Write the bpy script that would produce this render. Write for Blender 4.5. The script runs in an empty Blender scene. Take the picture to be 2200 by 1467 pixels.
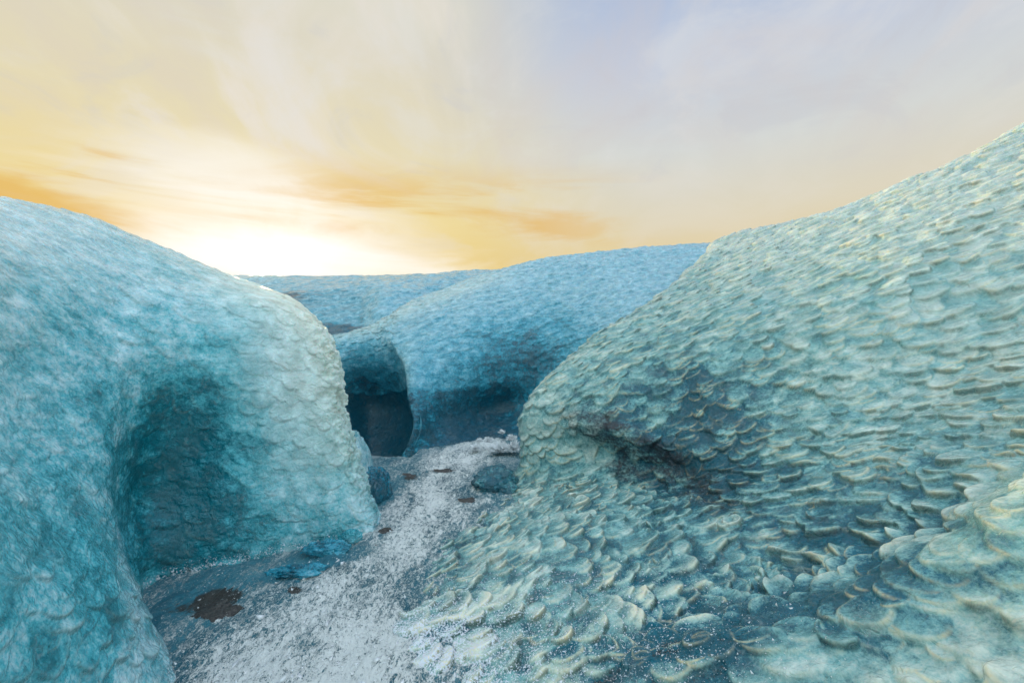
import bpy, math, random
import numpy as np

# ------------------------------------------------------------------ camera, world, sun, exposure
SC = bpy.context.scene
FPX = 978.0            # focal length in photograph pixels (2200 wide)
CAMZ = 2.0
cam_d = bpy.data.cameras.new('camera'); cam = bpy.data.objects.new('camera', cam_d)
SC.collection.objects.link(cam); SC.camera = cam
cam.location = (0, 0, CAMZ); cam.rotation_euler = (math.radians(90), 0, 0)
cam_d.sensor_width = 36.0; cam_d.lens = 36.0 * FPX / 2200.0
cam_d.clip_start = 0.05; cam_d.clip_end = 6000.0

SUN_AZ = math.radians(-28.0)      # from +Y towards +X
SUN_EL = math.radians(10.5)

def lin(r, g, b):
    f = lambda c: (c / 255.0 / 12.92) if c / 255.0 <= 0.04045 else ((c / 255.0 + 0.055) / 1.055) ** 2.4
    return (f(r), f(g), f(b), 1.0)

class NT:
    """small builder for shader node trees"""
    def __init__(s, tree): s.t = tree
    def new(s, typ, **kw):
        n = s.t.nodes.new(typ)
        for k, v in kw.items(): setattr(n, k, v)
        return n
    def put(s, sock, v):
        if isinstance(v, bpy.types.NodeSocket): s.t.links.new(v, sock)
        elif v is not None:
            sock.default_value = v
    def m(s, op, a, b=None, c=None, clamp=False):
        n = s.new('ShaderNodeMath', operation=op); n.use_clamp = clamp
        s.put(n.inputs[0], a)
        if b is not None: s.put(n.inputs[1], b)
        if c is not None: s.put(n.inputs[2], c)
        return n.outputs[0]
    def vm(s, op, a, b=None):
        n = s.new('ShaderNodeVectorMath', operation=op)
        s.put(n.inputs[0], a)
        if b is not None: s.put(n.inputs[1], b)
        return n.outputs[0]
    def xyz(s, x, y, z):
        n = s.new('ShaderNodeCombineXYZ')
        for i, v in enumerate((x, y, z)): s.put(n.inputs[i], v)
        return n.outputs[0]
    def ss(s, v, lo, hi, a=0.0, b=1.0):
        n = s.new('ShaderNodeMapRange', interpolation_type='SMOOTHSTEP')
        s.put(n.inputs[0], v)
        for i, q in enumerate((lo, hi, a, b)): s.put(n.inputs[i + 1], q)
        return n.outputs[0]
    def noise(s, vec, scale, detail=4.0, rough=0.5, dist=0.0, out=0):
        n = s.new('ShaderNodeTexNoise')
        s.put(n.inputs['Vector'], vec); s.put(n.inputs['Scale'], scale); s.put(n.inputs['Detail'], detail)
        s.put(n.inputs['Roughness'], rough); s.put(n.inputs['Distortion'], dist)
        return n.outputs[out]
    def mix(s, f, a, b, blend='MIX'):
        n = s.new('ShaderNodeMix', data_type='RGBA', blend_type=blend)
        s.put(n.inputs[0], f); s.put(n.inputs[6], a); s.put(n.inputs[7], b)
        return n.outputs[2]
    def ramp(s, f, stops):
        n = s.new('ShaderNodeValToRGB'); e = n.color_ramp.elements
        while len(e) > 1: e.remove(e[-1])
        e[0].position = stops[0][0]; e[0].color = stops[0][1]
        for p, c in stops[1:]:
            k = e.new(p); k.color = c
        s.put(n.inputs[0], f)
        return n.outputs[0]
    def attr(s, name):
        n = s.new('ShaderNodeAttribute'); n.attribute_name = name
        return n.outputs['Fac']

def build_world():
    w = bpy.data.worlds.new('World'); SC.world = w; w.use_nodes = True
    t = w.node_tree; t.nodes.clear(); N = NT(t)
    tc = N.new('ShaderNodeTexCoord').outputs['Generated']
    sp = N.new('ShaderNodeSeparateXYZ'); N.put(sp.inputs[0], tc)
    x, y, z = sp.outputs
    D = 57.29578
    az = N.m('MULTIPLY', N.m('ARCTAN2', x, y), D)            # degrees, 0 = view direction
    el = N.m('MULTIPLY', N.m('ARCSINE', z), D)
    zc = N.m('MAXIMUM', z, 0.0)
    # cloud plane coordinates
    inv = N.m('DIVIDE', 1.0, N.m('ADD', zc, 0.30))
    cp = N.xyz(N.m('MULTIPLY', x, inv), N.m('MULTIPLY', y, inv), 0.0)
    wisp_map = N.new('ShaderNodeMapping'); N.put(wisp_map.inputs[0], cp)
    wisp_map.inputs['Rotation'].default_value = (0, 0, math.radians(-25))
    wisp_map.inputs['Scale'].default_value = (1.35, 0.95, 1)
    wisp = N.noise(wisp_map.outputs[0], 1.5, 9, 0.60, 0.7)
    wide = N.noise(cp, 0.55, 4, 0.5, 0.6)
    st = N.xyz(N.m('MULTIPLY', az, 0.035), N.m('MULTIPLY', el, 0.23), 3.7)
    streak = N.noise(st, 1.0, 6, 0.55, 0.5)
    # warm side and cool side gradients by elevation
    e01 = N.m('DIVIDE', el, 60.0, clamp=True)
    warm = N.ramp(e01, [(0.0, lin(222, 176, 96)), (0.14, lin(233, 202, 120)), (0.24, lin(238, 216, 150)),
                        (0.36, lin(230, 218, 178)), (0.52, lin(222, 216, 196)), (0.66, lin(222, 221, 206)), (1.0, lin(196, 206, 216))])
    cool = N.ramp(e01, [(0.0, lin(230, 190, 112)), (0.12, lin(230, 203, 140)), (0.24, lin(224, 214, 188)),
                        (0.36, lin(214, 217, 214)), (0.50, lin(196, 205, 222)), (0.66, lin(164, 186, 220)), (1.0, lin(150, 178, 216))])
    azj = N.m('ADD', az, N.m('MULTIPLY', N.m('SUBTRACT', wide, 0.5), 46.0))
    azj = N.m('ADD', azj, N.m('MULTIPLY', el, 0.25))
    side = N.ss(azj, -8.0, 24.0)
    base = N.mix(side, warm, cool)
    # high thin cloud: pale cream wisps
    cl = N.ss(wisp, 0.46, 0.62)
    cl = N.m('MULTIPLY', cl, N.ss(el, 8.0, 24.0, 0.30, 0.8))
    cl = N.m('MULTIPLY', cl, N.m('SUBTRACT', 1.0, N.m('MULTIPLY', side, 0.6)))
    base = N.mix(cl, base, lin(232, 225, 215))
    mott = N.noise(cp, 3.2, 7, 0.6, 0.8)
    base = N.mix(N.m('MULTIPLY', N.ss(mott, 0.48, 0.68), N.ss(el, 12.0, 26.0, 0.0, 0.38)), base, lin(226, 226, 224))
    base = N.mix(N.m('MULTIPLY', N.ss(mott, 0.46, 0.32), N.ss(el, 12.0, 26.0, 0.0, 0.40)), base, lin(198, 200, 208))
    # grey-mauve thicker cloud patches high up
    gr = N.m('MULTIPLY', N.ss(wisp, 0.52, 0.34), N.ss(el, 12.0, 24.0, 0.0, 0.30))
    base = N.mix(gr, base, lin(214, 202, 196))
    # saturated amber streaks low down
    lowm = N.m('MULTIPLY', N.ss(el, 22.0, 15.0), N.ss(el, 1.0, 7.0))
    am = N.m('MULTIPLY', N.ss(streak, 0.46, 0.60), lowm)
    am = N.m('MULTIPLY', am, N.m('MULTIPLY', N.ss(az, -85.0, -60.0), N.ss(az, 22.0, -2.0)))
    base = N.mix(N.m('MULTIPLY', am, 0.75), base, lin(229, 180, 84))
    # behind the camera: unseen pale sky, tinted for the light on the ice
    back = N.ss(N.m('ABSOLUTE', az), 70.0, 125.0)
    backc = N.ramp(e01, [(0.0, lin(208, 214, 214)), (0.4, lin(198, 212, 214)), (1.0, lin(184, 206, 218))])
    back = N.m('MULTIPLY', back, N.ss(el, 80.0, 60.0))
    base = N.mix(back, base, backc)
    # white glare of the veiled low sun
    def blob(a0, e0, ra, re, lo=1.0, hi=0.15):
        dx = N.m('DIVIDE', N.m('SUBTRACT', az, a0), ra)
        dy = N.m('DIVIDE', N.m('SUBTRACT', el, e0), re)
        d2 = N.m('SQRT', N.m('ADD', N.m('MULTIPLY', dx, dx), N.m('MULTIPLY', dy, dy)))
        d2 = N.m('ADD', d2, N.m('MULTIPLY', N.m('SUBTRACT', streak, 0.5), 1.1))
        d2 = N.m('ADD', d2, N.m('MULTIPLY', N.m('SUBTRACT', wisp, 0.5), 0.7))
        return N.ss(d2, lo, hi)
    g1 = blob(-27.5, 8.5, 22.0, 11.5)
    g2 = N.m('MULTIPLY', blob(-31.0, 17.5, 15.0, 5.0), 0.85)
    g3 = N.m('MULTIPLY', blob(-18.0, 8.0, 17.0, 2.6, 1.0, 0.3), 0.8)
    base = N.mix(g2, base, lin(246, 240, 226))
    base = N.mix(g3, base, lin(250, 240, 215))
    base = N.mix(g1, base, (1.02, 0.98, 0.93, 1))
    core = blob(-28.0, 10.0, 8.0, 4.0)
    base = N.mix(N.m('MULTIPLY', core, 0.35), base, (1.5, 1.4, 1.2, 1))
    # unseen sky overhead and behind the camera, boosted to brighten the ice walls
    up = N.m('MAXIMUM', N.ss(el, 42.0, 66.0), N.m('MULTIPLY', N.ss(el, 5.0, 45.0), N.ss(N.m('ABSOLUTE', az), 62.0, 110.0)))
    sc_ = N.new('ShaderNodeVectorMath', operation='SCALE'); N.put(sc_.inputs[0], base); N.put(sc_.inputs['Scale'], N.m('ADD', 1.0, N.m('MULTIPLY', up, 1.3)))
    base = sc_.outputs[0]
    # the physical sky under the painted cloud deck
    sky = N.new('ShaderNodeTexSky', sky_type='NISHITA'); sky.sun_disc = False
    sky.sun_elevation = SUN_EL; sky.sun_rotation = SUN_AZ
    bg1 = N.new('ShaderNodeBackground'); N.put(bg1.inputs[0], base); bg1.inputs[1].default_value = 0.775
    bg2 = N.new('ShaderNodeBackground'); N.put(bg2.inputs[0], sky.outputs[0]); bg2.inputs[1].default_value = 0.05
    mx = N.new('ShaderNodeMixShader'); mx.inputs[0].default_value = 0.06
    t.links.new(bg1.outputs[0], mx.inputs[1]); t.links.new(bg2.outputs[0], mx.inputs[2])
    o = N.new('ShaderNodeOutputWorld'); t.links.new(mx.outputs[0], o.inputs[0])
build_world()

sun_d = bpy.data.lights.new('sun', 'SUN'); sun = bpy.data.objects.new('sun', sun_d)
SC.collection.objects.link(sun)
sun_d.energy = 4.0; sun_d.angle = math.radians(2.0); sun_d.color = (1.0, 0.70, 0.34)
# lamp -Z points away from the sun
sun.rotation_euler = (math.radians(90) - SUN_EL, 0, math.pi - SUN_AZ)
sun.rotation_mode = 'XYZ'
sun.location = (-20, 40, 12)

SC.view_settings.view_transform = 'Standard'; SC.view_settings.look = 'None'
SC.view_settings.exposure = 0.42; SC.view_settings.gamma = 1.0
SC.cycles.max_bounces = 8; SC.cycles.diffuse_bounces = 3; SC.cycles.glossy_bounces = 3
SC.cycles.transmission_bounces = 6; SC.cycles.sample_clamp_indirect = 6.0
SC.cycles.use_denoising = True

# ------------------------------------------------------------------ numeric helpers
f4 = np.float32
def hash3(ix, iy, iz, seed):
    h = (ix.astype(np.int64) * 374761393 + iy.astype(np.int64) * 668265263 + iz.astype(np.int64) * 2147483647 + seed * 974634777) & 0xFFFFFFFF
    h = ((h ^ (h >> 13)) * 1274126177) & 0xFFFFFFFF
    h = ((h ^ (h >> 16)) * 2246822519) & 0xFFFFFFFF
    return h ^ (h >> 15)
def rnd(h, k):
    h = (h * (2654435761 + 2 * k * 40503) + k * 97531) & 0xFFFFFFFF
    h = h ^ (h >> 15)
    h = (h * 2246822519) & 0xFFFFFFFF
    return ((h >> 8) & 0xFFFF).astype(f4) / 65536.0
def vnoise(P, scale, seed):
    """smooth value noise, about -1..1; P (...,3)"""
    Q = P * scale
    I = np.floor(Q); F = (Q - I).astype(f4); I = I.astype(np.int64)
    F = F * F * F * (F * (F * 6 - 15) + 10)
    out = 0
    for dx in (0, 1):
        wx = F[..., 0] if dx else 1 - F[..., 0]
        for dy in (0, 1):
            wy = F[..., 1] if dy else 1 - F[..., 1]
            for dz in (0, 1):
                wz = F[..., 2] if dz else 1 - F[..., 2]
                out = out + wx * wy * wz * rnd(hash3(I[..., 0] + dx, I[..., 1] + dy, I[..., 2] + dz, seed), 1)
    return out * 2 - 1
def fbm(P, scale, seed, octs=4, gain=0.5):
    a, o, s = 1.0, 0, 0
    for k in range(octs):
        o = o + a * vnoise(P, scale * 2.03 ** k, seed + 17 * k); s += a; a *= gain
    return o / s
def sstep(a, b, x):
    t = np.clip((x - a) / (b - a), 0, 1); return t * t * (3 - 2 * t)
def W(px, py, d):
    return ((px - 1100.0) * d / FPX, d, CAMZ - (py - 733.5) * d / FPX)
def pix(P):
    d = np.maximum(P[..., 1], 0.2)
    return P[..., 0] / d * FPX + 1100.0, (CAMZ - P[..., 2]) / d * FPX + 733.5
def catmull(A, n, axis):
    A = np.moveaxis(A, axis, 0); m = A.shape[0]
    t = np.linspace(0, m - 1, n); i = np.minimum(t.astype(int), m - 2); f = (t - i)
    f = f.reshape((-1,) + (1,) * (A.ndim - 1))
    g = lambda k: A[np.clip(i + k, 0, m - 1)]
    p0, p1, p2, p3 = g(-1), g(0), g(1), g(2)
    r = 0.5 * ((2 * p1) + (p2 - p0) * f + (2 * p0 - 5 * p1 + 4 * p2 - p3) * f ** 2 + (3 * p1 - p0 - 3 * p2 + p3) * f ** 3)
    return np.moveaxis(r, 0, axis)
def blur(A, k):
    if A.ndim == 2: return blur(A[..., None], k)[..., 0]
    for _ in range(k):
        B = np.pad(A, ((1, 1), (0, 0), (0, 0)), mode='edge'); A = (B[:-2] + 2 * B[1:-1] + B[2:]) / 4
        B = np.pad(A, ((0, 0), (1, 1), (0, 0)), mode='edge'); A = (B[:, :-2] + 2 * B[:, 1:-1] + B[:, 2:]) / 4
    return A
def respace(P, n, axis, hid=None):
    """re-sample the grid along an axis evenly in a screen-like length (mean over the other axis)"""
    Q = np.moveaxis(P, axis, 0)
    seg = np.linalg.norm(np.diff(Q, axis=0), axis=-1)
    dist = np.linalg.norm(0.5 * (Q[1:] + Q[:-1]) - np.array([0, 0, CAMZ]), axis=-1)
    mid_ = 0.5 * (Q[1:] + Q[:-1]); mx, my = pix(mid_)
    vis = np.where((mx > -60) & (mx < 2260) & (my > 150) & (my < 1540), 1.0, 0.15)
    if hid is not None: vis = vis * (1 - 0.85 * 0.5 * (np.moveaxis(hid, axis, 0)[1:] + np.moveaxis(hid, axis, 0)[:-1]))
    L = (seg / np.maximum(dist, 1.0) * vis).max(axis=1) + 1e-5
    c = np.concatenate([[0], np.cumsum(L)]); c /= c[-1]
    t = np.interp(np.linspace(0, 1, n), c, np.arange(len(c)))
    i = np.minimum(t.astype(int), len(c) - 2); f = (t - i).reshape(-1, 1, 1)
    R = Q[i] * (1 - f) + Q[i + 1] * f
    return np.moveaxis(R, 0, axis)
def normals(P):
    du = np.gradient(P, axis=1); dv = np.gradient(P, axis=0)
    n = np.cross(du, dv); n /= np.maximum(np.linalg.norm(n, axis=-1, keepdims=True), 1e-9)
    return n
def unit(v): return v / np.maximum(np.linalg.norm(v, axis=-1, keepdims=True), 1e-9)

def scallops(P, Nn, flow, g, seed, warp=0.32, fs=1.08, ft=1.16):
    """overlapping melt scallops: a fish-scale field on the surface. Returns height 0..1 and a hollow mask"""
    P = P.astype(f4); Nn = Nn.astype(f4)
    Pw = P + warp * g * np.stack([vnoise(P, 0.9 / g / 1.6, seed + 5), vnoise(P, 0.9 / g / 1.6, seed + 6), vnoise(P, 0.9 / g / 1.6, seed + 7)], -1).astype(f4)
    fl = np.broadcast_to(np.asarray(flow, f4), P.shape)
    Fd = unit(fl - (fl * Nn).sum(-1, keepdims=True) * Nn); Td = np.cross(Nn, Fd)
    I = np.floor(Pw / g).astype(np.int64)
    H = np.zeros(P.shape[:2], f4); RM = np.zeros(P.shape[:2], f4); CV = np.full(P.shape[:2], .5, f4)
    for dx in (-1, 0, 1):
        for dy in (-1, 0, 1):
            for dz in (-1, 0, 1):
                ix, iy, iz = I[..., 0] + dx, I[..., 1] + dy, I[..., 2] + dz
                h = hash3(ix, iy, iz, seed)
                c = np.stack([ix + rnd(h, 1), iy + rnd(h, 2), iz + rnd(h, 3)], -1).astype(f4) * g
                o = Pw - c
                R = g * (0.50 + 0.40 * rnd(h, 4))
                s = (o * Fd).sum(-1) / (R * fs); t = (o * Td).sum(-1) / (R * ft); n = (o * Nn).sum(-1) / g
                q = np.sqrt(s * s + t * t)
                ramp = 0.06 + 0.94 * np.clip((s + 1) * 0.5, 0, 1) ** 1.7 * (1 - 0.15 * t * t) + 0.10 * np.clip(q * q, 0, 1)
                hh = ramp * (1 - sstep(0.72, 1.02, q)) * (0.65 + 0.5 * rnd(h, 5)) * np.clip(1.15 - 1.1 * n * n, 0, 1)
                rm = np.exp(-((q - 0.76) / 0.07) ** 2) * sstep(-0.1, 0.6, s)
                up_ = hh > H; RM = np.where(up_, rm, RM); CV = np.where(up_, rnd(h, 6), CV); H = np.maximum(H, hh) + np.maximum(0.09 - np.abs(H - hh), 0) ** 2 / 0.36
    return H, RM, CV

def to_mesh(name, P, mat, attrs, closed_u=False, core=None):
    nv, nu = P.shape[:2]
    attrs = dict(attrs); attrs.setdefault('mot', np.ones((nv, nu)))
    flat = P.reshape(-1, 3)
    if core is not None:
        st = 2; C = core[::st, ::st]; cv, cu = C.shape[:2]
        for k in list(attrs):
            v = np.broadcast_to(attrs[k], (nv, nu)); w_ = v[::st, ::st] * (0.0 if k in ('lip_shade', 'rim_glint', 'grit', 'frost') else 1.0)
            attrs[k] = np.concatenate([v.ravel(), w_.ravel()])
        attrs['core'] = np.concatenate([np.zeros(nv * nu), np.ones(cv * cu)])
        flat = np.concatenate([flat, C.reshape(-1, 3)])
    me = bpy.data.meshes.new(name)
    me.vertices.add(len(flat)); me.vertices.foreach_set('co', flat.astype(f4).ravel())
    idx = np.arange(nv * nu).reshape(nv, nu)
    if closed_u: idx = np.concatenate([idx, idx[:, :1]], 1)
    q = np.stack([idx[:-1, :-1], idx[:-1, 1:], idx[1:, 1:], idx[1:, :-1]], -1).reshape(-1, 4)
    if core is not None:
        ic = np.arange(cv * cu).reshape(cv, cu) + nv * nu
        q = np.concatenate([q, np.stack([ic[:-1, :-1], ic[:-1, 1:], ic[1:, 1:], ic[1:, :-1]], -1).reshape(-1, 4)])
    nf = len(q)
    me.loops.add(nf * 4); me.loops.foreach_set('vertex_index', q.astype(np.int32).ravel())
    me.polygons.add(nf); me.polygons.foreach_set('loop_start', np.arange(0, nf * 4, 4, dtype=np.int32))
    me.polygons.foreach_set('use_smooth', np.ones(nf, bool))
    me.update(); me.validate()
    for k, v in attrs.items():
        a = me.attributes.new(k, 'FLOAT', 'POINT'); a.data.foreach_set('value', np.ascontiguousarray(v, f4).ravel())
    me.materials.append(mat)
    o = bpy.data.objects.new(name, me); SC.collection.objects.link(o)
    return o

def blob(px, py, cx, cy, rx, ry, ang=0.0, p=2.0):
    a = math.radians(ang); x, y = px - cx, py - cy
    u = (x * math.cos(a) + y * math.sin(a)) / rx; v = (-x * math.sin(a) + y * math.cos(a)) / ry
    return np.exp(-(u * u + v * v) ** (p / 2))

# ------------------------------------------------------------------ materials
def ice_material(name, milk, mid, deep, ashc=(0.022, 0.028, 0.036, 1), sss=0.3, tex=1.0, rim_glint_col=(0.74, 0.72, 0.55, 1)):
    m = bpy.data.materials.new(name); m.use_nodes = True
    t = m.node_tree; t.nodes.clear(); N = NT(t)
    pos = N.new('ShaderNodeNewGeometry').outputs['Position']
    clear = N.attr('clear'); ash = N.attr('ash'); cream = N.attr('cream'); grit = N.attr('grit')
    big = N.noise(pos, 1.1, 5, 0.55, 0.6)
    med = N.noise(pos, 5.5 * tex, 8, 0.62, 0.35)
    fin = N.noise(pos, 26.0 * tex, 6, 0.7, 0.2)
    lay = N.new('ShaderNodeMapping'); N.put(lay.inputs[0], pos)
    lay.inputs['Scale'].default_value = (1.0, 1.0, 3.6); lay.inputs['Rotation'].default_value = (0.15, -0.22, 0)
    layn = N.noise(lay.outputs[0], 2.6, 9, 0.64, 0.6)
    # amount of clear, bubble free ice
    mot = N.attr('mot'); k = N.m('MULTIPLY', N.m('SUBTRACT', big, 0.5), 0.5)
    k = N.m('ADD', k, N.m('MULTIPLY', N.m('SUBTRACT', med, 0.5), 1.0))
    k = N.m('ADD', k, N.m('MULTIPLY', N.m('SUBTRACT', layn, 0.5), 0.6))
    k = N.m('ADD', k, N.m('MULTIPLY', N.m('SUBTRACT', fin, 0.5), 1.1))
    fn2 = N.noise(pos, 75.0 * tex, 4, 0.75, 0.4)
    k = N.m('ADD', k, N.m('MULTIPLY', N.m('SUBTRACT', fn2, 0.5), 0.7))
    k = N.m('ADD', clear, N.m('MULTIPLY', k, N.m('MULTIPLY', mot, N.m('ADD', 1.05, N.m('MULTIPLY', N.attr('core'), 0.6)))))
    k = N.m('MINIMUM', k, 0.92)
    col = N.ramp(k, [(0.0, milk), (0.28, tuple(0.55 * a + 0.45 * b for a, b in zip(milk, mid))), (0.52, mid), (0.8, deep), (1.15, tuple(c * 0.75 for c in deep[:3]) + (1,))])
    cr = N.m('MULTIPLY', cream, N.ss(N.m('ADD', med, N.m('MULTIPLY', fin, 0.5)), 0.45, 0.95, 0.55, 1.0))
    cr = N.m('MULTIPLY', cr, N.ss(k, 0.85, 0.40))
    col = N.mix(cr, col, (0.78, 0.74, 0.56, 1))
    # white bubble flecks and threads
    vor = N.new('ShaderNodeTexVoronoi', feature='DISTANCE_TO_EDGE'); N.put(vor.inputs['Vector'], N.vm('ADD', pos, N.vm('SCALE', N.noise(pos, 4, 3, 0.6, 0, out=1), None)))
    vor.inputs['Scale'].default_value = 3.0
    thr = N.m('MULTIPLY', N.ss(vor.outputs[0], 0.035, 0.0), N.ss(med, 0.5, 0.7, 0.0, 0.45))
    col = N.mix(thr, col, (0.62, 0.76, 0.78, 1))
    lip_shade = N.attr('lip_shade'); rim_glint = N.attr('rim_glint')
    col = N.mix(N.m('MULTIPLY', lip_shade, N.ss(fin, 0.3, 0.6, 0.6, 1.0)), col, N.mix(1.0, col, (0.24, 0.25, 0.21, 1), 'MULTIPLY'))  # shade under the scallop lips, painted into the colour
    rv = N.noise(pos, 2.6, 4, 0.6, 0.3)
    col = N.mix(N.m('MULTIPLY', rim_glint, N.m('MULTIPLY', N.ss(rv, 0.42, 0.66, 0.08, 0.95), N.ss(fin, 0.35, 0.6, 0.4, 1.0))), col, rim_glint_col)  # rim highlights painted as broken cream lines
    # volcanic ash frozen into the ice
    af = N.m('ADD', N.m('MULTIPLY', ash, 1.6), N.m('MULTIPLY', N.m('SUBTRACT', N.m('ADD', N.m('MULTIPLY', layn, 0.6), N.m('MULTIPLY', fin, 0.4)), 0.5), 2.2))
    af = N.m('MULTIPLY', N.ss(af, 0.35, 1.25), N.ss(ash, 0.02, 0.2))
    col = N.mix(af, col, ashc)
    # loose dark grit lodged in hollows
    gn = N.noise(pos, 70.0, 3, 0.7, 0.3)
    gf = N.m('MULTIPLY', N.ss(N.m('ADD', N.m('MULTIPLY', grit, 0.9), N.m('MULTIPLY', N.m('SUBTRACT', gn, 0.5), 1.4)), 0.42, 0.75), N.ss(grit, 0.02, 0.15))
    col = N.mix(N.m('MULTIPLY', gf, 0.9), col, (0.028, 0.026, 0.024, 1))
    b = N.new('ShaderNodeBsdfPrincipled')
    N.put(b.inputs['Base Color'], col)
    core = N.attr('core')
    col = N.mix(core, col, N.mix(1.0, N.mix(0.10, col, (0.75, 0.95, 1.0, 1)), (1.25, 1.15, 1.12, 1), 'MULTIPLY'))
    frost = N.attr('frost')
    fr = N.m('ADD', frost, N.m('MULTIPLY', N.m('SUBTRACT', fin, 0.5), 1.8))
    fr = N.m('ADD', fr, N.m('MULTIPLY', N.m('SUBTRACT', gn, 0.5), 2.6))
    fr = N.m('MULTIPLY', N.ss(fr, 0.55, 0.8), N.ss(frost, 0.02, 0.15))
    col = N.mix(fr, col, (0.70, 0.74, 0.80, 1)); N.put(b.inputs['Base Color'], col)
    N.put(b.inputs['Roughness'], N.m('ADD', N.m('ADD', N.ss(fin, 0.3, 0.7, 0.04, 0.15), N.m('MULTIPLY', cream, 0.35)), N.m('MULTIPLY', fr, 0.3)))
    b.inputs['IOR'].default_value = 1.36
    b.inputs['Specular IOR Level'].default_value = 0.12
    b.inputs['Subsurface Weight'].default_value = sss
    b.inputs['Subsurface Radius'].default_value = (0.25, 0.8, 1.0)
    b.inputs['Subsurface Scale'].default_value = 0.05
    b.inputs['Coat Weight'].default_value = 1.0; b.inputs['Coat Roughness'].default_value = 0.03; b.inputs['Coat IOR'].default_value = 1.35
    bm = N.new('ShaderNodeBump'); bm.inputs['Distance'].default_value = 0.022; bm.inputs['Strength'].default_value = 0.8
    rp = N.noise(pos, 19.0, 2, 0.5, 1.2)
    N.put(bm.inputs['Height'], N.m('ADD', rp, N.m('MULTIPLY', fin, 0.12)))
    t.links.new(bm.outputs[0], b.inputs['Normal']); t.links.new(bm.outputs[0], b.inputs['Coat Normal'])
    N.put(b.inputs['Coat Weight'], N.m('SUBTRACT', 1.0, N.m('MULTIPLY', cream, 1.3), clamp=True))
    gl = N.new('ShaderNodeBsdfGlass'); gl.inputs['Roughness'].default_value = 0.0; gl.inputs['IOR'].default_value = 1.31
    gl.inputs['Color'].default_value = (0.93, 1.0, 1.0, 1); t.links.new(bm.outputs[0], gl.inputs['Normal'])
    gw = N.m('ADD', 0.36, N.m('MULTIPLY', lip_shade, 0.12)); gw = N.m('ADD', gw, N.m('MULTIPLY', N.m('SUBTRACT', med, 0.5), 1.2))
    gw = N.m('SUBTRACT', gw, N.m('MULTIPLY', N.m('MAXIMUM', fr, af), 0.5))
    gw = N.m('SUBTRACT', gw, N.m('MULTIPLY', cream, 0.45), clamp=True)
    gw = N.m('MULTIPLY', gw, N.m('SUBTRACT', 1.0, N.attr('core')))
    gm = N.new('ShaderNodeMixShader'); N.put(gm.inputs[0], gw); t.links.new(b.outputs[0], gm.inputs[1]); t.links.new(gl.outputs[0], gm.inputs[2])
    o = N.new('ShaderNodeOutputMaterial'); t.links.new(gm.outputs[0], o.inputs[0])
    return m

M_LEFT = ice_material('blue_bubbly_ice', (0.66, 0.88, 0.93, 1), (0.09, 0.56, 0.66, 1), (0.0, 0.23, 0.30, 1))
M_MID = ice_material('deep_blue_ice', (0.46, 0.72, 0.82, 1), (0.04, 0.40, 0.55, 1), (0.002, 0.12, 0.19, 1))
M_RIGHT = ice_material('green_blue_ice', (0.74, 0.84, 0.77, 1), (0.19, 0.48, 0.49, 1), (0.003, 0.13, 0.19, 1), rim_glint_col=(0.84, 0.74, 0.46, 1))

def floor_material():
    m = bpy.data.materials.new('frozen_stream'); m.use_nodes = True
    t = m.node_tree; t.nodes.clear(); N = NT(t)
    pos = N.new('ShaderNodeNewGeometry').outputs['Position']
    snow = N.attr('snow'); ash = N.attr('ash')
    mp = N.new('ShaderNodeMapping'); N.put(mp.inputs[0], pos)
    mp.inputs['Rotation'].default_value = (0, 0, math.radians(8)); mp.inputs['Scale'].default_value = (2.2, 1.0, 1.0)
    v = mp.outputs[0]
    a = N.noise(v, 1.6, 6, 0.6, 0.8); b_ = N.noise(v, 14.0, 8, 0.75, 0.6); c = N.noise(v, 60.0, 3, 0.8, 0.2)
    ice = N.ramp(N.m('ADD', N.m('MULTIPLY', a, 0.6), N.m('MULTIPLY', b_, 0.4)), [(0.35, (0.010, 0.11, 0.16, 1)), (0.5, (0.05, 0.24, 0.31, 1)), (0.68, (0.20, 0.42, 0.48, 1))])
    s = N.m('ADD', snow, N.m('MULTIPLY', N.m('SUBTRACT', a, 0.5), 1.0))
    s = N.m('ADD', s, N.m('MULTIPLY', N.m('SUBTRACT', b_, 0.5), 2.4))
    s = N.m('ADD', s, N.m('MULTIPLY', N.m('SUBTRACT', c, 0.5), 2.0))
    sf = N.ss(s, 0.45, 0.75)
    col = N.mix(sf, ice, (0.85, 0.90, 0.88, 1))
    af = N.ss(N.m('ADD', ash, N.m('MULTIPLY', N.m('SUBTRACT', b_, 0.5), 1.4)), 0.4, 0.62)
    col = N.mix(af, col, N.mix(c, (0.018, 0.018, 0.018, 1), (0.11, 0.105, 0.09, 1)))
    b = N.new('ShaderNodeBsdfPrincipled'); N.put(b.inputs['Base Color'], col)
    N.put(b.inputs['Roughness'], N.m('ADD', N.m('MULTIPLY', sf, 0.35), 0.30))
    bm = N.new('ShaderNodeBump'); bm.inputs['Distance'].default_value = 0.04; bm.inputs['Strength'].default_value = 0.9
    N.put(bm.inputs['Height'], N.m('ADD', N.m('MULTIPLY', b_, 0.8), N.m('MULTIPLY', N.m('ADD', c, sf), 0.3)))
    t.links.new(bm.outputs[0], b.inputs['Normal'])
    o = N.new('ShaderNodeOutputMaterial'); t.links.new(b.outputs[0], o.inputs[0])
    return m
M_FLOOR = floor_material()

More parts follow.
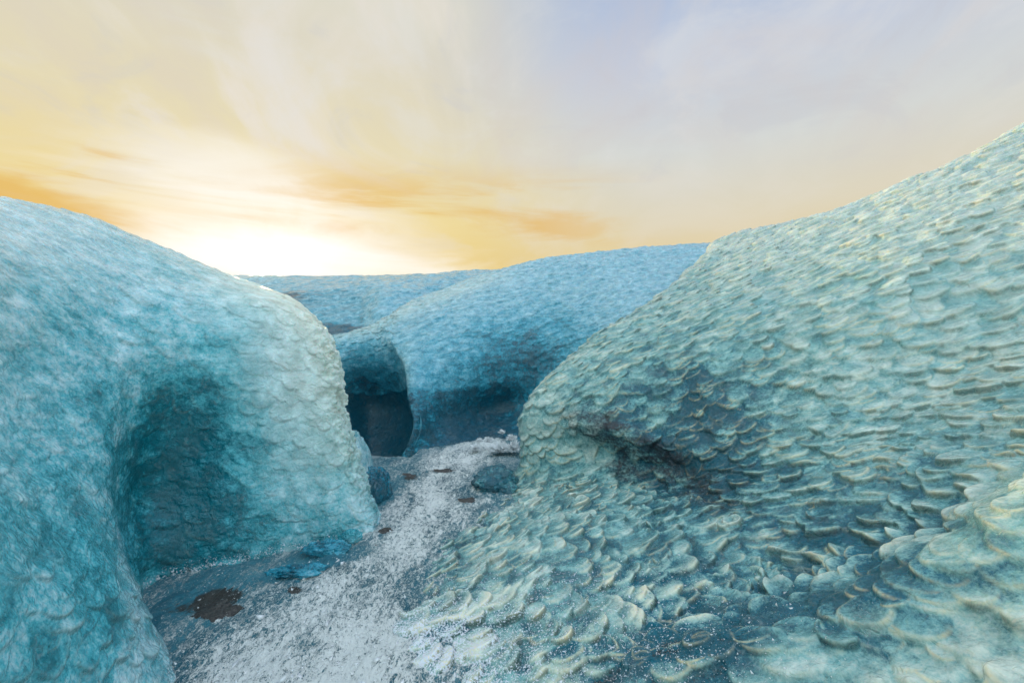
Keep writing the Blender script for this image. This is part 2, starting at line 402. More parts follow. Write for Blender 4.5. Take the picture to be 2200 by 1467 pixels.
def simple_mat(name, c0, c1, rough, scale=30.0, bump=0.3):
    m = bpy.data.materials.new(name); m.use_nodes = True
    t = m.node_tree; t.nodes.clear(); N = NT(t)
    pos = N.new('ShaderNodeNewGeometry').outputs['Position']
    n = N.noise(pos, scale, 6, 0.65, 0.4)
    b = N.new('ShaderNodeBsdfPrincipled'); N.put(b.inputs['Base Color'], N.mix(N.ss(n, 0.35, 0.65), c0, c1))
    b.inputs['Roughness'].default_value = rough
    bm = N.new('ShaderNodeBump'); bm.inputs['Distance'].default_value = 0.01; bm.inputs['Strength'].default_value = bump
    N.put(bm.inputs['Height'], n); t.links.new(bm.outputs[0], b.inputs['Normal'])
    o = N.new('ShaderNodeOutputMaterial'); t.links.new(b.outputs[0], o.inputs[0])
    return m
M_SNOW = simple_mat('snow_crust', (0.78, 0.83, 0.86, 1), (0.90, 0.92, 0.93, 1), 0.5)
M_GRIT = simple_mat('black_sand', (0.014, 0.014, 0.014, 1), (0.075, 0.07, 0.062, 1), 0.6, 60)
M_PLAIN = simple_mat('glacier_surface', (0.35, 0.50, 0.58, 1), (0.60, 0.68, 0.72, 1), 0.5, 2.0)

def tag(o, label=None, cat=None, group=None, kind=None):
    if label: o['label'] = label
    if cat: o['category'] = cat
    if group: o['group'] = group
    if kind: o['kind'] = kind
    return o

# ------------------------------------------------------------------ the ice walls
def sheet(rows, nu, nv, back=None):
    """control rows of (px, py, distance) -> dense grid of points"""
    A = np.array([[W(*p) for p in r] for r in rows], float)
    if back:
        last = A[-1]
        ex = []
        for dd, dz in back:
            q = last.copy(); q[:, 1] += dd; q[:, 0] *= (last[:, 1] + dd * 0.9) / last[:, 1]; q[:, 2] += dz
            ex.append(q)
        A = np.concatenate([A, np.array(ex)], 0)
    P = catmull(catmull(A, 40 * (A.shape[0] - 1) + 1, 0), 40 * (A.shape[1] - 1) + 1, 1)
    hid = np.zeros(P.shape[:2]); nb = len(back) if back else 0
    if nb: hid[-40 * nb + 6:] = 1.0
    P = respace(P, nv, 0, hid)
    P = respace(P, nu, 1)
    return blur(P, 3)

def displace(P, amp_big, sc_big, layers, seed, flow, near=None):
    Nn = normals(P)
    if amp_big: P = P + Nn * (fbm(P, sc_big, seed, 4) * amp_big)[..., None]
    PB = P; Nn = normals(P); H0 = None; R0 = L0 = C0 = None
    for g, amp, s, w in layers:
        H, RM, CRv = scallops(P, Nn, flow, g, s)
        if H0 is None and near is not None:
            H = H * (1 - 0.42 * near)
        if H0 is None:
            H = blur(H, 1)
            if near is not None: H = H + (blur(H, 2) - H) * near
            H0 = H
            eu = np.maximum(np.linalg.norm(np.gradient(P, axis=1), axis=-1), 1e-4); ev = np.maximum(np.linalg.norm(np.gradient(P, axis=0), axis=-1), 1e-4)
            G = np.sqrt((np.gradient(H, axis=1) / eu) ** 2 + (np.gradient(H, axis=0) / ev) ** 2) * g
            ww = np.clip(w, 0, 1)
            L0 = sstep(1.3, 3.4, G) * ww; R0 = RM * ww; C0 = blur(CRv, 1)  # masks for the painted lip shade and rim highlights
        P = P + Nn * ((H - 0.5) * (amp * w if np.ndim(w) else amp * w))[..., None]
    return P, H0, L0, R0, C0, PB

def under(PB, depth):
    return PB - normals(blur(PB, 4)) * np.broadcast_to(np.clip(depth, .05, .16), PB.shape[:2])[..., None]

def fl(px, d, z=-0.12):
    return (px, 733.5 + (CAMZ - z) * FPX / d, d)

def left_wall():
    calm = 1.0
    LK, RK = 0.6, 0.4
    rows = [
        [fl(-1500, .9), fl(-300, 1.3), fl(220, 2.0), fl(395, 2.75), fl(345, 3.3), fl(305, 3.7), fl(400, 3.95), fl(500, 4.12), fl(620, 4.4), fl(745, 4.62), fl(822, 4.9), fl(812, 5.6), fl(700, 6.6), fl(450, 8.5)],
        [(-1500, 1500, .95), (-300, 1400, 1.35), (130, 1330, 2.05), (296, 1285, 2.8), (296, 1240, 3.35), (312, 1190, 3.75), (400, 1160, 4.0), (500, 1135, 4.18), (620, 1110, 4.42), (735, 1090, 4.66), (792, 1080, 4.95), (785, 1055, 5.6), (690, 1020, 6.5), (450, 1000, 8.5)],
        [(-1500, 1100, 1.0), (-300, 1100, 1.5), (80, 1100, 2.3), (236, 1110, 2.95), (256, 1090, 3.42), (305, 1065, 3.88), (400, 1040, 4.12), (500, 1020, 4.28), (620, 1000, 4.52), (716, 990, 4.76), (758, 985, 5.0), (755, 970, 5.6), (680, 950, 6.5), (450, 940, 8.5)],
        [(-1500, 900, 1.1), (-300, 930, 1.7), (60, 950, 2.6), (226, 965, 3.15), (272, 950, 3.55), (335, 930, 3.95), (412, 915, 4.18), (500, 905, 4.32), (610, 895, 4.56), (695, 890, 4.8), (732, 890, 5.05), (730, 880, 5.6), (660, 870, 6.5), (450, 860, 8.5)],
        [(-1500, 700, 1.2), (-300, 760, 1.9), (50, 790, 2.85), (222, 812, 3.4), (290, 810, 3.72), (362, 800, 4.02), (432, 795, 4.22), (512, 790, 4.4), (602, 785, 4.65), (684, 785, 4.9), (722, 795, 5.1), (720, 795, 5.6), (650, 790, 6.5), (450, 780, 8.5)],
        [(-1500, 480, 1.4), (-300, 600, 2.2), (50, 650, 3.1), (220, 690, 3.7), (300, 695, 3.96), (370, 697, 4.2), (440, 698, 4.4), (512, 700, 4.56), (592, 700, 4.76), (664, 706, 4.96), (702, 725, 5.15), (700, 728, 5.6), (630, 730, 6.5), (450, 720, 8.5)],
        [(-1500, 300, 1.7), (-300, 470, 2.6), (50, 535, 3.5), (205, 580, 4.0), (290, 600, 4.3), (362, 614, 4.5), (432, 625, 4.7), (502, 634, 4.86), (572, 642, 5.0), (626, 652, 5.2), (664, 672, 5.35), (655, 684, 5.8), (590, 690, 6.5), (450, 690, 8.5)],
        [(-1500, 250, 2.6), (-300, 375, 3.6), (0, 424, 4.3), (170, 458, 4.8), (262, 490, 5.1), (340, 522, 5.4), (405, 551, 5.6), (455, 574, 5.7), (498, 594, 5.8), (565, 618, 5.85), (615, 640, 5.9), (600, 655, 6.3), (540, 665, 7.0), (430, 670, 8.5)],
    ]
    P = sheet(rows, 820, 620, back=[(1.2, -.25), (4.0, -1.1), (10.0, -2.2)])
    px, py = pix(P)
    fin = sstep(380, 620, px) * sstep(620, 760, py)
    w = 0.50 + 0.6 * sstep(1150, 1300, py)
    P2, H, LP, RM, CR, PB = displace(P, 0.05, 0.9, [(0.17, 0.030, 11, w), (0.13, 0.016, 12, 1.0)], 3, (-0.55, -0.45, -1.0))
    # ragged translucent front edge of the fin
    edge = np.exp(-((px - np.interp(py, [640, 720, 800, 900, 1000, 1130], [640, 702, 722, 735, 762, 822])) / 26.0) ** 2) * sstep(640, 720, py) * (P[..., 1] < 5.7)
    P2 = P2 + normals(P2) * (edge * fbm(P, 14.0, 77, 3) * 0.07)[..., None]
    alc = blob(px, py, 360, 1050, 130, 190) * (P[..., 1] > 3.2)
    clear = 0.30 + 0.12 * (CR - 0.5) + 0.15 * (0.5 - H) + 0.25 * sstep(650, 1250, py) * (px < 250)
    clear = clear + 0.42 * alc + 0.20 * blob(px, py, 480, 960, 150, 190, 0)
    clear = clear + 0.18 * sstep(1040, 1190, py) * sstep(260, 330, px) * (P[..., 1] > 3.1)
    clear = clear - 0.24 * sstep(700, 430, py) - 0.26 * blob(px, py, 640, 760, 130, 180)  # blob term pales the fin, imitating light passing through it
    # thick clear band with a curved upper limit
    band = sstep(0, 26, py - (705 + 0.00035 * (px - 520) ** 2 * 10)) * sstep(230, 330, px) * sstep(560, 440, px) * (P[..., 1] > 3.4)
    clear = clear + 0.16 * band
    cream = np.clip(0.55 * np.exp(-np.abs(px - np.interp(py, [600, 720, 800, 900, 1000, 1130], [600, 702, 722, 735, 762, 822])) / 80.0) * sstep(600, 680, py) * sstep(1150, 950, py), 0, 1)  # cream along the fin edge: glow through thin ice painted as colour
    cream = cream + 0.25 * blob(px, py, 480, 610, 200, 40, 25) + 0.20 * blob(px, py, 650, 790, 130, 230) + 0.7 * blob(px, py, 560, 600, 110, 30, 22)
    mot = 1 - 0.55 * blob(px, py, 600, 850, 170, 300) - 0.35 * sstep(700, 480, py)
    ash = 0.18 * edge * (fbm(P, 6, 5, 3) > 0.05)
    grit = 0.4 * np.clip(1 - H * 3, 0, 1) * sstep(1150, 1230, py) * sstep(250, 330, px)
    o = to_mesh('ice_wall', P2, M_LEFT, core=under(PB, .07 + .05 * clear), attrs=dict(frost=0.5 * sstep(.14, 0, P[..., 2]), mot=mot, clear=clear, ash=ash, cream=cream, grit=grit, lip_shade=LP * LK * calm, rim_glint=RM * RK))
    tag(o, 'pale blue ice wall with a smooth crest and a hollowed turquoise fin beside the channel', 'ice wall', kind='thing')

def far_ridge():
    calm = 1.0
    LK, RK = 0.6, 0.2
    rows = [
        [(-500, 800, 16), (0, 795, 15), (300, 790, 14), (500, 770, 14), (600, 760, 13.5), (690, 750, 13.5), (770, 740, 13.5), (850, 720, 14), (950, 690, 15), (1100, 660, 16), (1300, 650, 17)],
        [(-500, 735, 18), (0, 732, 17), (300, 730, 16), (500, 720, 15), (600, 712, 14.6), (690, 706, 14.8), (770, 700, 14.8), (835, 690, 14.6), (950, 660, 16), (1100, 630, 17.5), (1300, 620, 18)],
        [(-500, 672, 19), (0, 671, 18), (300, 670, 17), (500, 668, 16), (600, 664, 15.8), (690, 662, 16), (770, 658, 16), (830, 650, 15.4), (950, 632, 17), (1100, 610, 18.5), (1300, 600, 19)],
        [(-500, 626, 21), (0, 626, 20), (300, 625, 19), (500, 625, 18), (600, 624, 17.5), (690, 622, 17.6), (770, 618, 17.5), (840, 612, 17.2), (950, 604, 18.5), (1100, 590, 20), (1300, 580, 21)],
        [(-500, 594, 24), (0, 592, 23), (300, 591, 22), (500, 592, 21), (600, 592, 21), (690, 592, 21), (770, 591, 21), (850, 589, 21), (950, 586, 21.5), (1100, 578, 23), (1300, 570, 24)],
    ]
    P = sheet(rows, 520, 240, back=[(3, -.2), (12, -1.2), (60, -6)])
    px, py = pix(P)
    P2, H, LP, RM, CR, PB = displace(P, 0.10, 0.5, [(0.34, 0.11, 31, 1.0)], 8, (0.2, -0.3, -1.0))
    gb = sstep(620, 628, py + 3 * vnoise(P, 0.8, 4)) * sstep(560, 620, px) * sstep(795, 775, px)
    clear = 0.30 + 0.12 * gb + 0.45 * sstep(690, 700, py - 0.06 * (px - 700)) * (px < 800)
    ash = 0.32 * gb + 0.25 * blob(px, py, 620, 640, 40, 30)
    cream = 0.35 * sstep(615, 590, py) * sstep(760, 480, px)
    o = to_mesh('ice_ridge', P2, M_MID, core=under(PB, .10), attrs=dict(clear=clear, ash=ash, cream=cream, grit=np.zeros_like(px), mot=0.72 * np.ones_like(px), lip_shade=LP * LK * calm, rim_glint=RM * RK))
    tag(o, 'low distant ice ridge with a grey ash band beneath the bright sun glare', 'ice ridge')

def mid_wall():
    calm = 1.0
    LK, RK = 0.6, 0.3
    rows = [
        [(560, 1030, 11), (690, 1015, 11), (740, 1030, 9.6), (800, 1030, 9.9), (842, 1030, 9.6), (868, 1022, 8.9), (842, 1012, 8.1), (955, 985, 8.4), (1045, 970, 8.9), (1112, 955, 9.0), (1200, 950, 8.7), (1320, 950, 8.4), (1450, 950, 8.2)],
        [(560, 915, 10.8), (690, 905, 10.8), (740, 903, 10.6), (800, 906, 11.0), (868, 906, 10.6), (904, 910, 9.2), (887, 925, 8.35), (960, 900, 9.1), (1045, 888, 9.9), (1115, 878, 10.0), (1200, 870, 9.4), (1320, 860, 9.0), (1450, 850, 8.8)],
        [(560, 845, 10.5), (690, 842, 10.4), (738, 845, 10.8), (800, 850, 11.2), (858, 852, 10.8), (886, 852, 9.7), (880, 855, 8.75), (960, 838, 9.3), (1050, 822, 9.8), (1130, 812, 9.9), (1210, 800, 9.5), (1330, 780, 9.2), (1450, 770, 9.0)],
        [(560, 780, 10.4), (690, 780, 10.3), (728, 780, 10.5), (780, 780, 10.6), (842, 782, 10.3), (868, 786, 9.8), (878, 792, 9.3), (960, 762, 9.7), (1060, 742, 10.1), (1155, 730, 10.1), (1260, 712, 9.8), (1380, 690, 9.6), (1500, 680, 9.5)],
        [(560, 745, 10.6), (680, 742, 10.6), (712, 738, 10.7), (762, 730, 10.7), (806, 726, 10.6), (828, 720, 10.4), (856, 712, 10.4), (962, 680, 10.8), (1080, 652, 11.2), (1205, 640, 11.2), (1330, 622, 11.0), (1450, 605, 10.9), (1570, 600, 10.8)],
        [(560, 735, 11.2), (670, 728, 11.3), (704, 722, 11.4), (752, 713, 11.5), (800, 696, 11.7), (842, 674, 12), (882, 648, 12.3), (972, 612, 13), (1085, 574, 13.5), (1210, 549, 14), (1370, 532, 14.3), (1530, 522, 14.2), (1680, 516, 14)],
    ]
    P = sheet(rows, 640, 460, back=[(1.2, -.35), (4.0, -1.2), (9.0, -3.5)])
    px, py = pix(P)
    P2, H, LP, RM, CR, PB = displace(P, 0.07, 0.7, [(0.16, 0.055, 21, 0.35 + 0.65 * sstep(800, 700, py) + 0.5 * sstep(1100, 1180, px)), (0.12, 0.015, 22, 1.0)], 5, (0.15, -0.1, -1.0))
    deepc = 0.65 * sstep(840, 852, py + 10 * vnoise(P, 1.2, 9)) * (px < 885) * (P[..., 1] > 9.2)
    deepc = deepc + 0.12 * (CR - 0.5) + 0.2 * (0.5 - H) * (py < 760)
    lay = 0.26 * sstep(-6, 14, py - (836 - 0.05 * (px - 880)) + 6 * vnoise(P, 0.9, 6)) * (P[..., 1] < 12) * (px >= 870)
    lay = lay * sstep(1130, 1060, px)
    bay = 0.20 * blob(px, py, 800, 830, 90, 45) * (px < 885) + 0.32 * blob(px, py, 1130, 760, 120, 90, -25) + 0.28 * blob(px, py, 1060, 930, 130, 60)
    clear = 0.18 + 0.30 * sstep(620, 820, py) + deepc + lay + bay - 0.1 * blob(px, py, 930, 790, 60, 35)
    ash = 0.36 * blob(px, py, 1010, 885, 110, 28, 6) + 0.30 * blob(px, py, 1060, 940, 90, 40)
    ash = ash + 0.10 * sstep(0, 5, py - (905 + 0.02 * (px - 900))) * (px > 885) * sstep(1100, 1000, px)
    cr = np.abs(py - np.interp(px, [700, 800, 880, 960, 1060], [722, 705, 665, 630, 592]))
    cream = 0.35 * np.exp(-(cr / 16.0) ** 2) * sstep(1150, 1000, px) + 0.18 * blob(px, py, 872, 800, 14, 90)
    calm = 1 - 0.95 * blob(px, py, 780, 775, 90, 80)
    o = to_mesh('ice_wall', P2, M_MID, core=under(PB, .08 + .06 * clear), attrs=dict(clear=clear, ash=ash, cream=cream, grit=np.zeros_like(px), mot=0.72 * np.ones_like(px), lip_shade=LP * LK * calm, rim_glint=RM * RK))
    tag(o, 'deep blue ice wall closing the canyon, with a dark hollow and an ice column', 'ice wall', kind='thing')

def right_wall():
    calm = 1.0
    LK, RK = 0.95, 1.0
    rows = [
        [fl(900, 1.6), fl(1000, 1.75), (1250, 1850, 1.65), (1500, 1780, 1.5), (1750, 1720, 1.4), (2000, 1680, 1.3), (2400, 1620, 1.15), (3400, 1560, .9)],
        [fl(840, 2.3, -.25), fl(1000, 2.45, -.02), (1220, 1530, 2.35), (1480, 1500, 2.15), (1740, 1470, 1.98), (2020, 1430, 1.85), (2400, 1350, 1.65), (3400, 1250, 1.2)],
        [fl(760, 2.9, -.25), fl(880, 3.0, -.04), (1150, 1385, 2.85), (1430, 1370, 2.52), (1700, 1318, 2.38), (1950, 1215, 2.28), (2240, 1050, 2.2), (3200, 850, 1.6)],
        [fl(700, 3.4, -.25), fl(805, 3.65, -.03), (1120, 1300, 3.2), (1400, 1310, 2.95), (1660, 1265, 2.85), (1900, 1170, 2.8), (2180, 1010, 2.75), (3000, 750, 2.2)],
        [fl(780, 4.0, -.25), fl(885, 4.15, -.03), (1150, 1195, 3.85), (1400, 1190, 3.6), (1640, 1170, 3.35), (1860, 1100, 3.2), (2120, 950, 3.1), (2900, 650, 2.6)],
        [fl(870, 4.8, -.25), fl(965, 4.8, -.03), (1180, 1110, 4.6), (1390, 1105, 4.25), (1620, 1080, 3.85), (1850, 1010, 3.65), (2120, 860, 3.5), (2850, 550, 3.0)],
        [fl(1060, 6.8, -.3), fl(1092, 6.3, -.02), (1240, 1030, 5.45), (1400, 1030, 4.95), (1620, 990, 4.45), (1850, 910, 4.1), (2120, 770, 3.9), (2800, 470, 3.3)],
        [(1180, 980, 7.6), (1113, 960, 6.5), (1230, 955, 5.9), (1400, 945, 5.35), (1620, 900, 4.8), (1860, 810, 4.45), (2140, 670, 4.2), (2800, 380, 3.6)],
        [(1240, 890, 8.0), (1118, 890, 6.7), (1240, 870, 6.15), (1420, 850, 5.65), (1640, 800, 5.15), (1880, 710, 4.75), (2150, 580, 4.5), (2800, 290, 3.9)],
        [(1330, 800, 8.6), (1202, 785, 7.1), (1310, 775, 6.5), (1470, 750, 6.0), (1680, 700, 5.5), (1910, 610, 5.1), (2170, 490, 4.85), (2800, 210, 4.3)],
        [(1480, 700, 9.4), (1345, 680, 7.9), (1440, 665, 7.2), (1580, 635, 6.6), (1760, 585, 6.05), (1960, 510, 5.6), (2190, 400, 5.35), (2800, 120, 4.8)],
        [(1570, 610, 11), (1460, 598, 9.0), (1540, 580, 8.2), (1650, 550, 7.5), (1800, 505, 6.9), (1980, 430, 6.4), (2200, 330, 6.1), (2800, 40, 5.4)],
        [(1600, 540, 12.5), (1542, 520, 11), (1610, 500, 10), (1705, 474, 9.1), (1850, 430, 8.3), (2010, 366, 7.7), (2205, 266, 7.2), (2800, -60, 6.4)],
    ]
    P = sheet(rows, 1150, 900, back=[(1.5, -.35), (4.0, -1.3), (12.0, -3.0)])
    px, py = pix(P)
    near = sstep(3.4, 2.4, P[..., 1])
    # hollow undercut below the ash layer
    N0 = normals(P)
    P = P - N0 * (0.24 * blob(px, py, 1335, 985, 150, 45, 14) + 0.12 * blob(px, py, 1190, 1000, 60, 50))[..., None]
    P = P + normals(P) * (0.14 * blob(px, py, 1330, 930, 150, 30, 14))[..., None]
    # shallow flutes running down the slope
    P = P + normals(P) * (0.022 * fbm(P, 3.0, 43, 2))[..., None]
    P2, H, LP, RM, CR, PB = displace(P, 0.10, 0.8, [(0.165, 0.088, 41, 0.85 + 0.35 * near)], 12, (0.35, -0.1, -1.0), near=sstep(2.9, 2.4, P[..., 1]))
    clear = 0.33 + 0.32 * blob(px, py, 1500, 860, 260, 150, 20) + 0.16 * blob(px, py, 1750, 1180, 420, 120, -25)
    clear = clear + 0.16 * sstep(760, 900, py) * sstep(1950, 1700, px + 0.5 * (1467 - py) - 300) * sstep(-.25, .35, fbm(P, 1.1, 58, 4))
    clear = clear + 0.16 * blob(px, py, 1500, 1350, 220, 55, -12) + 0.25 * blob(px, py, 1250, 1400, 260, 30, -8)
    clear = clear - 0.14 * sstep(640, 420, py) - 0.26 * blob(px, py, 2000, 1370, 320, 150) - 0.10 * blob(px, py, 1300, 800, 110, 60, -40)
    warp = 55 * fbm(P, 1.6, 99, 4)
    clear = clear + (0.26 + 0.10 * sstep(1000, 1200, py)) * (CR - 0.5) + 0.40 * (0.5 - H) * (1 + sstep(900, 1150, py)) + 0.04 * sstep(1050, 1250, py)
    ash = 0.30 * blob(px, py + warp, 1250, 900, 130, 45, 28) + 0.40 * blob(px, py + warp, 1390, 975, 230, 62, 20) + 0.12 * blob(px, py, 1325, 990, 60, 28)
    ash = ash + 0.32 * blob(px, py + warp, 1520, 1070, 190, 55, 28) + 0.30 * blob(px, py + warp, 1900, 985, 160, 25, 12) + 0.25 * blob(px, py, 1850, 1110, 90, 20, 8)
    cream = 1.15 * sstep(1160, 1260, py) * sstep(1700, 1350, px) * sstep(-.2, .25, fbm(P, 2.4, 55, 3)) + 0.30 * sstep(700, 430, py) + 0.16  # cream on the lower slope imitates sky reflections in the base colour
    cream = cream + 0.70 * near * sstep(1550, 1900, px) * sstep(-.1, .4, fbm(P, 2.2, 56, 3))
    cream = cream * (0.35 + 0.65 * sstep(.35, .85, H))
    clear = clear + 0.30 * blob(px, py, 1530, 1010, 250, 90, 24)  # navy shadow area painted in as darker ice
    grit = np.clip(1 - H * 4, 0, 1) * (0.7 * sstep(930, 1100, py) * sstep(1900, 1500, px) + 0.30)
    global RIGHT_PTS
    sel = (sstep(1150, 1300, py) * sstep(2000, 1100, px) > np.random.default_rng(1).uniform(0.05, 6.0, px.shape)) & (P[..., 1] > 1.6)
    RIGHT_PTS = P2[sel] + np.array([0, 0, .001])
    frost = 0.48 * sstep(1230, 1400, py) * sstep(1300, 850, px) + 0.30 * sstep(1130, 1250, py) * sstep(1800, 1300, px)
    o = to_mesh('ice_wall', P2, M_RIGHT, core=under(PB, .065 + .05 * clear), attrs=dict(clear=clear, ash=ash, cream=cream, grit=grit, lip_shade=LP * LK, rim_glint=RM * RK, frost=frost, mot=0.30 + 0.42 * sstep(560, 900, py)))
    tag(o, 'huge scalloped green blue ice slope with a black ash hollow and the highest crest', 'ice wall', kind='thing')

left_wall(); far_ridge(); mid_wall(); right_wall()

# ------------------------------------------------------------------ the ground
def floor_height(X, Y):
    Q = np.stack([X, Y, np.zeros_like(X)], -1)
    return 0.06 * fbm(Q, 0.9, 61, 4) + 0.012 * fbm(Q * np.array([1.8, 1.0, 1.0]), 12.0, 64, 3) + 0.022 * fbm(Q * np.array([2.0, 1.0, 1.0]), 4.5, 62, 3) - 1.3 * sstep(7.75, 8.5, Y) * sstep(-1.7, -1.95, X)

def channel_floor():
    nv, nu = 620, 620
    d = np.exp(np.linspace(math.log(1.2), math.log(13.0), nv))[:, None]
    s = np.linspace(-1, 1, nu)[None, :]
    X = (-0.9 + s * 3.2) * np.ones_like(d) * np.interp(d, [1, 6, 13], [0.8, 1.0, 1.5]); Y = d * np.ones_like(s)
    Z = floor_height(X, Y)
    P = np.stack([X, Y, Z], -1); px, py = pix(P)
    path = np.interp(py, [930, 980, 1040, 1100, 1180, 1260, 1340, 1467], [1070, 1000, 960, 930, 850, 760, 720, 640])
    wd = np.interp(py, [930, 1040, 1180, 1300, 1467], [50, 75, 90, 140, 240])
    sn = np.exp(-((px - path) / wd) ** 2)
    snow = 0.42 + 0.42 * sn + 0.25 * fbm(P * np.array([1.6, 0.5, 1]), 1.5, 88, 4) + 0.14 * sstep(1270, 1400, py) - 0.4 * blob(px, py, 700, 1195, 70, 18, -8) - 0.45 * blob(px, py, 640, 1220, 110, 12, -12) - 0.4 * blob(px, py, 800, 1060, 45, 25) - 0.3 * blob(px, py, 640, 1380, 50, 40)
    ash = 0.9 * blob(px, py, 470, 1285, 62, 24, -10, 3) + 0.85 * blob(px, py, 633, 1267, 20, 9, 0, 3) + 0.7 * blob(px, py, 880, 1026, 24, 8) + 0.7 * blob(px, py, 950, 1012, 34, 6) + 0.6 * blob(px, py, 826, 1141, 24, 7) + 0.5 * blob(px, py, 815, 1170, 18, 8) + 0.6 * blob(px, py, 1000, 1075, 30, 8) + 0.5 * blob(px, py, 380, 1310, 70, 20) + 0.35 * blob(px, py, 580, 1215, 60, 10)
    o = to_mesh('channel_floor', P, M_FLOOR, dict(snow=snow, ash=ash)); tag(o, kind='structure')
channel_floor()

def plain():
    n = 60
    a = np.sinh(np.linspace(-6, 6, n)) / math.sinh(6) * 3000
    X, Y = np.meshgrid(a, a); Z = np.full_like(X, -0.6)
    o = to_mesh('ground', np.stack([X, Y, Z], -1), M_PLAIN, {}); tag(o, kind='structure')
plain()

# ------------------------------------------------------------------ ice mounds, sand, frost and loose snow
def mound(px, d, rx, ry, h, seed, name, label, cat, mat=None, clear=0.7, ash=0.0, rough=0.35, z0=None, group=None, lean=0.0):
    X0, Y0, _ = W(px, 733.5, d)
    nv, nu = 70, 120
    th = np.linspace(0.0, math.pi * 0.5, nv)[::-1][:, None]; ph = np.linspace(0, 2 * math.pi, nu, endpoint=False)[None, :]
    n = np.stack([np.sin(th) * np.cos(ph), np.sin(th) * np.sin(ph), np.cos(th) * np.ones_like(ph)], -1)
    rr = 1 + rough * fbm(n + seed, 1.6, seed, 4, 0.6)
    P = n * rr[..., None] * np.array([rx, ry, h])
    P[..., 0] += lean * P[..., 2]
    zb = float(floor_height(np.array([X0]), np.array([Y0]))[0]) if z0 is None else z0
    P = P + np.array([X0, Y0, zb])
    cp = P.copy()
    z = np.ones((nv, nu))
    at = dict(core=0 * z, mot=0.9 * z, clear=clear * z, ash=ash * z, cream=0 * z, grit=0 * z, lip_shade=0 * z, rim_glint=0 * z)
    o = to_mesh(name, cp, mat or M_LEFT, at, closed_u=True)
    return tag(o, label, cat, group, 'thing')

def sand(px, d, rx, ry, seed, label):
    X0, Y0, _ = W(px, 733.5, d)
    R, A = np.meshgrid(np.linspace(0.0, 1.0, 30)[::-1], np.linspace(0, 2 * math.pi, 90, endpoint=False), indexing='ij')
    ci = np.stack([np.cos(A), np.sin(A), 0 * A + seed], -1)
    k = R * (1 + 0.75 * fbm(ci, 1.3, seed, 4, 0.6))
    X = X0 + k * rx * np.cos(A); Y = Y0 + k * ry * np.sin(A)
    P = np.stack([X, Y, floor_height(X, Y)], -1)
    P[..., 2] += 0.016 * (1 - R ** 2) - 0.006 + 0.012 * fbm(P, 22.0, seed, 4) * (1 - R)
    o = to_mesh('sand_patch', P, M_GRIT, {}, closed_u=True)
    return tag(o, label, 'sand patch', None, 'thing')

mound(778, 6.1, .20, .35, .80, 3, 'ice_block', 'pale frosted ice block leaning behind the edge of the turquoise fin', 'ice block', clear=0.22, ash=0.16, rough=0.28, lean=-.16)
mound(800, 5.9, .26, .32, .36, 8, 'ice_mound', 'dark teal ice mound at the foot of the pale frosted block', 'ice mound', M_MID, 0.8, .1, .3)
mound(1065, 6.35, .34, .40, .20, 5, 'ice_mound', 'dark glassy ice mound beside the base of the scalloped slope', 'ice mound', M_RIGHT, .8, .2, .4)
mound(700, 4.35, .22, .13, .10, 12, 'ice_lump', 'clear dark blue ice lump under the middle of the turquoise fin', 'ice lump', M_MID, 0.6, 0, .5)
mound(752, 4.55, .11, .10, .09, 14, 'ice_lump', 'small clear ice lump tucked under the tip of the turquoise fin', 'ice lump', M_LEFT, 0.6, 0, .5)
mound(640, 3.98, .26, .10, .07, 17, 'ice_lump', 'long low dark ice lump rising through the snow beside the black sand', 'ice lump', M_MID, 0.65, 0, .6)
sand(475, 3.45, .17, .16, 31, 'largest brown black sand patch below the hollowed fin')
sand(633, 3.66, .055, .05, 33, 'small round black sand patch on white snow')
sand(826, 4.80, .09, .09, 35, 'dark sand patch by the foot of the turquoise fin')
sand(880, 6.70, .13, .10, 37, 'narrow dark sand patch in the snow before the ice column')
sand(950, 7.0, .2, .10, 39, 'long thin dark sand streak before the dark bay')
sand(1000, 5.75, .14, .13, 41, 'black sand patch against the base of the glassy mound')

def tris_object(name, C, S, mat, seed, flat=0.5):
    """many tiny angular flakes as one mesh"""
    rg = np.random.default_rng(seed); n = len(C)
    base = np.array([[1, 0, 0], [-.5, .87, 0], [-.5, -.87, 0], [0, 0, 1.0]])
    q = rg.normal(size=(n, 3)); A = unit(q); B = unit(np.cross(A, rg.normal(size=(n, 3)))); D = np.cross(A, B)
    st = rg.uniform(.5, 1.3, size=(n, 4, 1))
    V = (base[None, :, 0:1] * A[:, None] + base[None, :, 1:2] * B[:, None] + base[None, :, 2:3] * D[:, None] * flat) * st * S[:, None, None] + C[:, None, :]
    me = bpy.data.meshes.new(name); me.vertices.add(n * 4); me.vertices.foreach_set('co', V.astype(f4).ravel())
    F = np.array([[0, 1, 2], [0, 3, 1], [1, 3, 2], [2, 3, 0]]); f = (np.arange(n)[:, None, None] * 4 + F[None]).reshape(-1, 3)
    me.loops.add(len(f) * 3); me.loops.foreach_set('vertex_index', f.astype(np.int32).ravel())
    me.polygons.add(len(f)); me.polygons.foreach_set('loop_start', np.arange(0, len(f) * 3, 3, dtype=np.int32)); me.update()
    me.materials.append(mat); o = bpy.data.objects.new(name, me); SC.collection.objects.link(o); return o

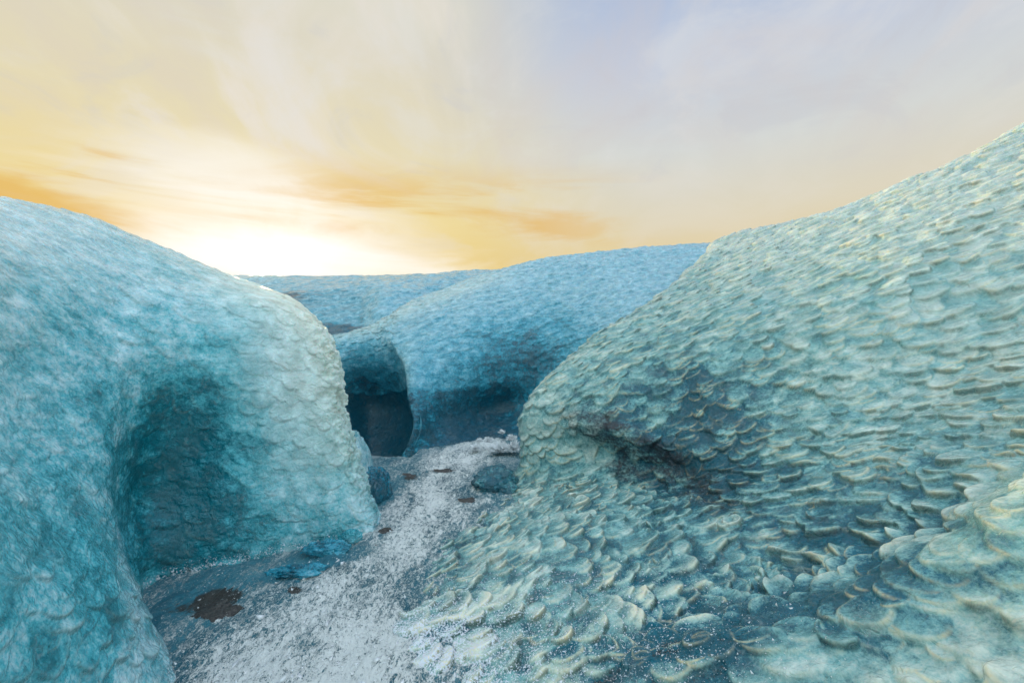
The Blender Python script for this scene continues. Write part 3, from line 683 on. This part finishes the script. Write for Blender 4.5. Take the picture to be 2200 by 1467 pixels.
def loose_snow():
    rg = np.random.default_rng(4)
    n = 60000
    d = np.exp(rg.uniform(math.log(2.0), math.log(8.6), n)); px = rg.uniform(250, 1250, n)
    py = 733.5 + CAMZ * FPX / d
    path = np.interp(py, [930, 980, 1040, 1100, 1180, 1260, 1340, 1467], [1070, 1000, 960, 930, 850, 760, 720, 640])
    wd = np.interp(py, [930, 1040, 1180, 1300, 1467], [60, 90, 110, 190, 300])
    keep = rg.uniform(size=n) < 0.12 + np.exp(-((px - path) / wd) ** 2)
    X = (px - 1100) * d / FPX
    C = np.stack([X, d, floor_height(X, d) + .001], -1)[keep]
    S = rg.gamma(2.0, 0.0016, len(C)) + .0012; S = np.where(rg.uniform(size=len(C)) < .012, S * 4.5, S)
    C2 = RIGHT_PTS[rg.integers(0, len(RIGHT_PTS), 9000)]
    S2 = rg.gamma(2.0, 0.0015, len(C2)) + .001
    tag(tris_object('snow', np.concatenate([C, C2]), np.concatenate([S, S2]), M_SNOW, 9), kind='stuff')
loose_snow()

def frost_tufts():
    rg = np.random.default_rng(12); first = None
    nn = 420
    T = rg.normal(size=(nn, 3)) * np.array([1, 1, .7]); T[:, 2] = np.abs(T[:, 2]); T = unit(T)
    T *= ((np.abs(np.sin(np.arctan2(T[:, 1], T[:, 0]) * 3.5 + .6)) * .6 + .45) * rg.uniform(.5, 1.1, nn))[:, None]
    V = [(0, 0, 0)]; F = []
    for t in T:
        w1, w2 = rg.normal(size=3) * .10, rg.normal(size=3) * .10
        k = len(V); V += [tuple(t), tuple(t * .55 + w1), tuple(t * .55 + w2)]
        F += [(0, k + 1, k), (0, k, k + 2), (0, k + 2, k + 1), (k, k + 1, k + 2)]
    me = bpy.data.meshes.new('frost_tuft'); me.from_pydata(V, [], F); me.materials.append(M_SNOW)
    for px, py, d, r_, lb in ((1022, 964, 8.2, .12, 'white frost tuft on the snow at the column side of the dark bay'),
            (1050, 948, 8.35, .11, 'small white frost tuft midway along the foot of the dark bay'),
            (1072, 968, 8.1, .20, 'wide white frost tuft at the far end of the snowy channel'),
            (1100, 944, 8.3, .12, 'upper white frost tuft against the scalloped slope edge'),
            (1103, 966, 8.1, .20, 'biggest white frost tuft touching the foot of the scalloped slope'),
            (1078, 930, 8.5, .08, 'tiny white frost tuft highest in the dark bay'),
            (1030, 948, 8.4, .08, 'tiny white frost tuft just above the column side tuft')):
        o = bpy.data.objects.new('frost_tuft', me); SC.collection.objects.link(o)
        o.location = W(px, py, d); o.scale = (r_, r_, r_); o.rotation_euler = (0, 0, rg.uniform(0, 6.28))
        tag(o, lb, 'frost tuft', 'frost tufts at the far end of the channel', 'thing')
frost_tufts()
